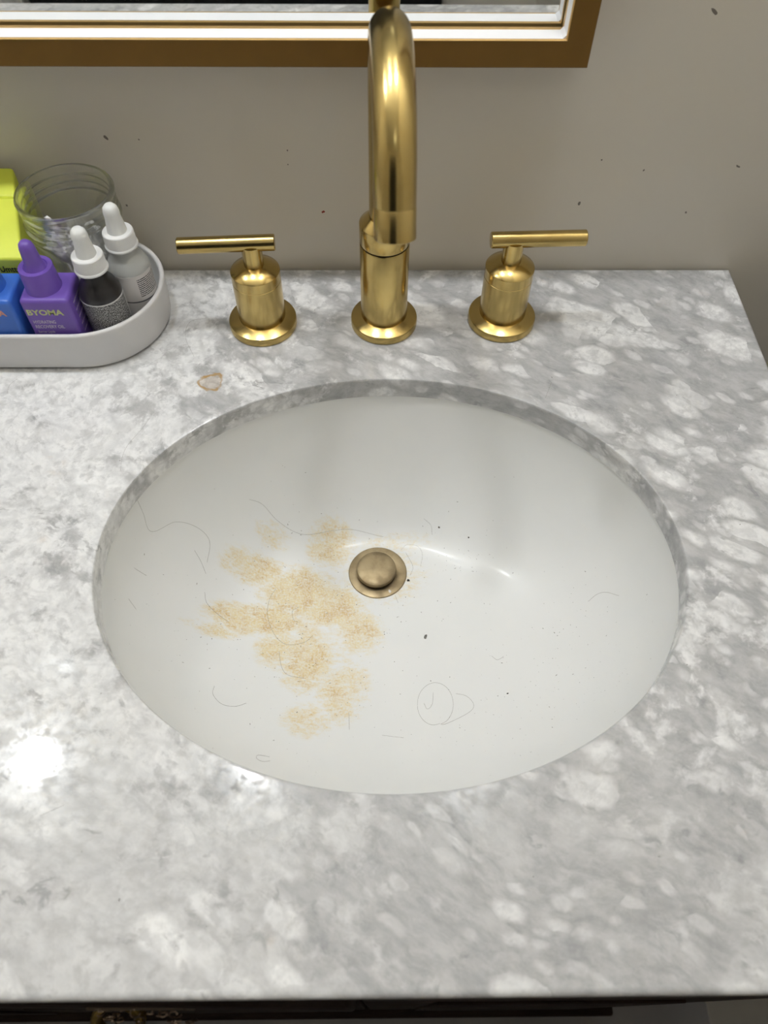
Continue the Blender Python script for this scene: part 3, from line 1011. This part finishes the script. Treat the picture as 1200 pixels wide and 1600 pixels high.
# glass jar of cotton swabs
JX, JY, JR = -.2418, -.0450, .0370
jar = thing('glass_jar', 'open clear glass jar of cotton swabs at the back of the tray', 'jar', (JX, JY, TZ))
z = TZ
jz = .0012
jprof = [(.0, z), (.0300, z), (.0335, z + .002), (.0352, z + .006), (.0356, .030), (.0356, .066), (.0362, .074), (.0366, .078), (.0374, .0800), (.0374, .0830), (.0352, .0850), (.0352, .0865), (.0364, .0880), (.0364, .0892), (.0352, .0905), (.0352, .0925), (.0362, .0940),
         (.0362, .0952), (.0353, .0965), (.0356, .0985), (.0370, .1005), (.0372, .1025), (.0366, .1040), (.0352, .1044), (.0338, .1036), (.0332, .1015), (.0330, .0860), (.0338, .078), (.0336, .064), (.0334, .020), (.0322, .0125), (.0290, .0108), (.0, .0104)]
obj('glass_wall', lathe(bmesh.new(), [(r, q + (jz if q > .05 else 0)) for r, q in jprof], (JX, JY, 0), n=80), GLASS, jar, smooth=60)


def swab(a, b, label):
    a, b = Vector(a), Vector(b)
    u = (b - a).normalized()
    L = (b - a).length
    t = thing('cotton_swab', label, 'cotton swab', a, 'cotton swabs in the glass jar')
    obj('stick', sweep(bmesh.new(), [a + u * .008, b - u * .008], .0010, 8), PAPER, t)
    for s0, s1 in ((0.0, .015), (L - .015, L)):
        pts, rad = [], []
        for k in range(9):
            q = k / 8
            pts.append(a + u * (s0 + (s1 - s0) * q))
            rad.append(.0031 * max(.12, sin(pi * min(1, .10 + .80 * q))) ** .6)
        obj('cotton_tip', sweep(bmesh.new(), pts, rad, 10), COTTON, t, smooth=60)
    return t


random.seed(11)
spots = []
placed = 0
zin = .0142
for k in range(15):
    a0 = radians(165 + 12.5 * k)
    r0 = .0262 - .004 * (k % 3)
    r1 = .0278 - .0035 * ((k + 1) % 3)
    a1 = a0 + radians(150 + 34 * ((k * 5) % 4 - 1.5))
    rise = .050 + .006 * ((k * 3) % 4)
    A_ = (JX + r0 * cos(a0), JY + r0 * sin(a0), zin + rise)
    B_ = (JX + r1 * cos(a1), JY + r1 * sin(a1), zin + .002 * (k % 4))
    swab(A_, B_, 'white cotton swab leaning with the others inside the open glass jar')

# ------------------------------------------------------------------ hairs
def hair(pts, label, group, on_bowl=True, r=.00011):
    P = []
    for x, y in smooth_path([(x / 1000, y / 1000, 0) for x, y in pts], 7) and [(q.x, q.y) for q in smooth_path([(x / 1000, y / 1000, 0) for x, y in pts], 7)]:
        if on_bowl: P.append(Vector((x, y, bowl_z(x, y))) + bowl_n(x, y) * (r * 1.05))
        else: P.append(Vector((x, y, r * 1.02)))
    o = obj('hair', sweep(bmesh.new(), P, r, 6), HAIR, loc=P[0])
    tag(o, label, 'hair', group)
    return o


G1 = 'loose hairs in the sink bowl'
for lab_, pts in (
    ('long wavy dark hair on the upper left slope of the sink bowl', [(-185.9, -241.4), (-184.8, -243.9), (-182.3, -249.0), (-168.9, -232.6), (-156.0, -226.5), (-147.4, -229.9), (-149.2, -245.6)]),
    ('long dark hair curving from the back of the bowl towards the drain', [(-115.8, -193.4), (-105.5, -192.4), (-92.9, -198.1), (-72.6, -201.6), (-46.2, -194.8), (-26.9, -192.4), (0.4, -197.1)]),
    ('short straight hair left of the rusty stain, below the wavy hair', [(-157.7, -241.7), (-153.6, -246.9), (-149.9, -254.4)]),
    ('tiny straight hair close to the left rim of the bowl', [(-190.9, -280.2), (-185.2, -279.2)]),
    ('bent dark hair at the left end of the rusty stain', [(-149.8, -269.8), (-147.6, -278.2), (-140.3, -284.7), (-129.9, -290.8)]),
    ('short slanting hair near the left rim, lower of the two there', [(-191.2, -305.4), (-187.2, -309.7)]),
    ('large open loop of hair across the middle of the rusty stain', [(-94.7, -252.2), (-99.3, -263.5), (-99.7, -279.2), (-93.0, -296.0), (-82.2, -305.6), (-67.5, -302.8), (-60.4, -295.7)]),
    ('small curled hair inside the rusty stain', [(-73.3, -268.2), (-79.1, -272.9), (-77.4, -281.6), (-73.5, -283.3)]),
    ('looped pale hair just right of the drain', [(16.7, -209.6), (22.1, -205.0), (32.1, -207.4), (35.9, -215.3), (33.8, -227.2)]),
    ('short hair hugging the right side of the drain flange', [(20.8, -213.0), (26.8, -227.2), (24.2, -236.4)]),
    ('small hooked hair above and right of the drain', [(37.6, -186.4), (44.0, -191.6), (45.1, -198.6)]),
    ('long dark hair coiled into a circle with a side loop', [(42.5, -378.5), (37.7, -379.6), (33.1, -378.0), (29.2, -373.8), (26.7, -367.9), (26.0, -360.8), (27.1, -353.5), (30.0, -347.3), (34.4, -342.8), (39.7, -340.6), (45.0, -341.4), (49.6, -344.7), (52.8, -350.3), (54.2, -357.3), (53.7, -364.6), (51.4, -371.3), (47.7, -376.4), (43.1, -379.2), (48.6, -378.4), (65.7, -369.6), (69.9, -362.7), (65.3, -354.6), (57.0, -351.5)]),
    ('hooked hair lying within the coiled circle of hair', [(39.3, -349.5), (37.6, -360.7), (33.5, -364.6), (31.3, -359.2)]),
    ('arched hair on the right side of the bowl', [(166.7, -285.6), (173.0, -282.5), (178.8, -284.4), (185.1, -291.7)]),
    ('tiny smile-shaped hair right of the coiled hair', [(88.9, -318.4), (93.1, -322.7), (98.5, -320.2)]),
    ('C-shaped hair left of the lower rusty patch', [(-131.0, -353.6), (-130.4, -361.8), (-123.1, -369.4), (-113.8, -369.6), (-106.4, -365.0)]),
    ('small closed curl of hair by the front left rim', [(-82.1, -413.1), (-89.4, -412.7), (-90.0, -416.0), (-85.7, -418.4), (-81.0, -416.8)]),
    ('short upright hair below the rusty stain', [(-28.2, -367.6), (-27.3, -382.8)]),
    ('faint straight hair between the stain and the coiled hair', [(-2.3, -387.9), (14.2, -390.5)]),
    ('short curved hair at the lower left edge of the stain', [(-87.4, -312.7), (-84.1, -327.1), (-78.3, -334.6), (-65.3, -336.8)]),
    ('short hair sticking out below the drain flange', [(10.1, -256.3), (12.8, -263.9)])):
    hair(pts, lab_, G1, r=.00006 if 'faint' in lab_ or 'pale' in lab_ else .00008)
G2 = 'loose hairs on the marble top'
for lab_, pts in (
    ('curved hair on the marble between tray and left tap', [(-150.8, -67.4), (-164.4, -72.2), (-165.6, -90.8), (-155.7, -113.3)]),
    ('short hair on the marble in front of the white tray', [(-293.8, -138.2), (-298.1, -145.1), (-297.8, -154.1)]),
    ('long thin hair on the marble running to the bowl rim', [(-180.7, -179.0), (-185.9, -191.8), (-193.1, -206.2), (-195.2, -218.4), (-194.1, -231.2)]),
    ('short hair on the marble behind the bowl, right of the spout', [(135.4, -142.6), (128.1, -159.9)]),
    ('straight hair on the marble front left of the bowl', [(-182.5, -465.9), (-194.7, -471.6)])):
    hair(pts, lab_, G2, False, .00006)

# ------------------------------------------------------------------ dirt and lint in the bowl
def crumb(x, y, r, m, label, st=1.3, z=None, cat='crumb', name='crumb'):
    p = Vector((x, y, bowl_z(x, y) if z is None else z))
    o = obj(name, fleck(bmesh.new(), p, r, bowl_n(x, y) if z is None else (0, 0, 1), .6, 9, st), m, loc=p)
    tag(o, label, cat)


crumb(.0356, -.2967, .0014, LINT, 'grey crumb of lint in the bowl, right of and below the drain', 2.0, cat='lint', name='lint')
crumb(.0222, -.2415, .0013, DIRTDARK, 'black speck of grit at the right edge of the drain flange')
crumb(.0513, -.194, .0011, DIRT, 'dark crumb on the back slope, up and right of the drain')
crumb(.0058, -.2532, .0014, FLAKE, 'white flake lying on the brass drain flange', 1.5, ZD + .0012, 'flake', 'flake')
crumb(.0968, -.3554, .0008, DIRTDARK, 'black speck of grit right of the coiled hair')
crumb(.0775, -.2056, .0008, DIRTDARK, 'black speck on the back slope, furthest right of the drain')

random.seed(5)
bm = bmesh.new()
cnt = 0
def dust(x, y, r, st):
    s = bowl_s(x, y)
    if s <= 0.02 or s > 0.985: return
    fleck(bm, (x, y, bowl_z(x, y)), r, bowl_n(x, y), .3, 5, st)
for _ in range(420):
    a = random.random() * 6.28; q = sqrt(random.random())
    dust(.004 + .19 * q * cos(a), -.30 + .15 * q * sin(a), random.choice((.00016, .0002, .00025, .00035)), random.choice((1, 1.3, 3)))
for cx, cy, sx, sy, n in ((-.085, -.305, .03, .03, 60), (-.055, -.35, .03, .03, 40), (.14, -.36, .025, .02, 90), (.13, -.31, .03, .02, 60), (-.165, -.30, .02, .03, 70), (.06, -.39, .03, .012, 40), (.08, -.225, .03, .015, 50), (-.09, -.225, .03, .02, 50), (.165, -.30, .012, .02, 30)):
    for _ in range(n):
        dust(random.gauss(cx, sx), random.gauss(cy, sy), random.choice((.00018, .00022, .0003, .0004)), random.choice((1, 1.3, 3.5)))
for _ in range(34):
    dust(random.gauss(-.05, .06), random.gauss(-.31, .05), random.uniform(.0004, .0006), 1.2)
o = obj('dust_specks', bm, DIRT, loc=(0, -.3, -.1), smooth=0)
o['kind'] = 'stuff'
tag(o, 'fine dark specks of dust sprinkled over the sink bowl', 'dust')
bm = bmesh.new()
random.seed(9)
for _ in range(45):
    x, y = random.uniform(-.30, .30), random.uniform(-.55, -.01)
    if ((x - CX) / (CA + .01)) ** 2 + ((y - CY) / (CB + .01)) ** 2 < 1: continue
    if y > -.135 and x < -.17: continue
    if min(hypot(x - hx, y - hy) for hx, hy in ((FX, FY), (-.1014, -.0745), (.1012, -.07))) < .032: continue
    fleck(bm, (x, y, 0), random.uniform(.0002, .0005), (0, 0, 1), .35, 5, random.choice((1, 1.4, 2.5)))
o = obj('dust_specks', bm, DIRT, loc=(0, -.3, 0), smooth=0)
o['kind'] = 'stuff'
tag(o, 'few dark specks of dust scattered on the marble top', 'dust')

# ------------------------------------------------------------------ towel and added black stand-in cloth, seen only in the mirror
def cloth(name, x0, x1, z0, z1, mat, label, amp=.006, waves=5, cat='towel'):
    b = bmesh.new()
    NX, NZ = 120, 10
    f, k = [], []
    for s, dst in ((0, f), (1, k)):
        for i in range(NX + 1):
            colv = []
            for j in range(NZ + 1):
                u, w_ = i / NX, j / NZ
                y = YF + .0408 + .008 * s + amp * sin(u * waves * 2 * pi) * (1 - .5 * w_)
                colv.append(b.verts.new((x0 + (x1 - x0) * u, y, z0 + (z1 - z0) * w_)))
            dst.append(colv)
    for g in (f, k):
        for i in range(NX):
            for j in range(NZ):
                b.faces.new((g[i][j], g[i + 1][j], g[i + 1][j + 1], g[i][j + 1]))
    for i in range(NX):
        for j in (0, NZ):
            b.faces.new((f[i][j], f[i + 1][j], k[i + 1][j], k[i][j]))
    for j in range(NZ):
        for i in (0, NX):
            b.faces.new((f[i][j], f[i][j + 1], k[i][j + 1], k[i][j]))
    o = obj(name, b, mat, loc=((x0 + x1) / 2, YF + .03, z1))
    tag(o, label, cat)


cr_ = thing('stand_in_rail', 'added brass rail for the black stand-in cloth at the far wall', 'curtain rail', (-.4, YF, 1.33))
obj('rail', sweep(bmesh.new(), [(-1.05, YF + .045, 1.307), (.24, YF + .045, 1.307)], .006, 16), BRASS, cr_)
for x in (-1.04, .23):
    obj('bracket', lathe(bmesh.new(), [(.0, 0), (.016, 0), (.016, .006), (.007, .009), (.007, .045), (.0, .045)], (x, YF + .0003, 1.307), axis=(0, 1, 0), n=24), BRASS, cr_)
bar = thing('towel_rail', 'short brass towel rail on the far wall, reflected in the mirror', 'towel rail', (-1.2, YF, -.02))
obj('rail', sweep(bmesh.new(), [(-1.42, YF + .028, -.012), (-1.012, YF + .028, -.012)], .006, 16), BRASS, bar)
for x in (-1.41, -1.02):
    obj('bracket', lathe(bmesh.new(), [(.0, 0), (.016, 0), (.016, .006), (.007, .009), (.007, .030), (.0, .030)], (x, YF + .0003, -.012), axis=(0, 1, 0), n=24), BRASS, bar)
cloth('photographer_stand_in', -1.0, .19, -.84, 1.30, TOWELB, 'added black cloth standing in for the photographer, a dark strip in the mirror', .010, 9, 'stand-in cloth')  # black cloth added in place of the photographer; also cuts light from the front
cloth('hand_towel', -1.40, -1.02, -.78, -.004, TOWELW, 'white waffle towel on the far rail, reflected at the mirror left')
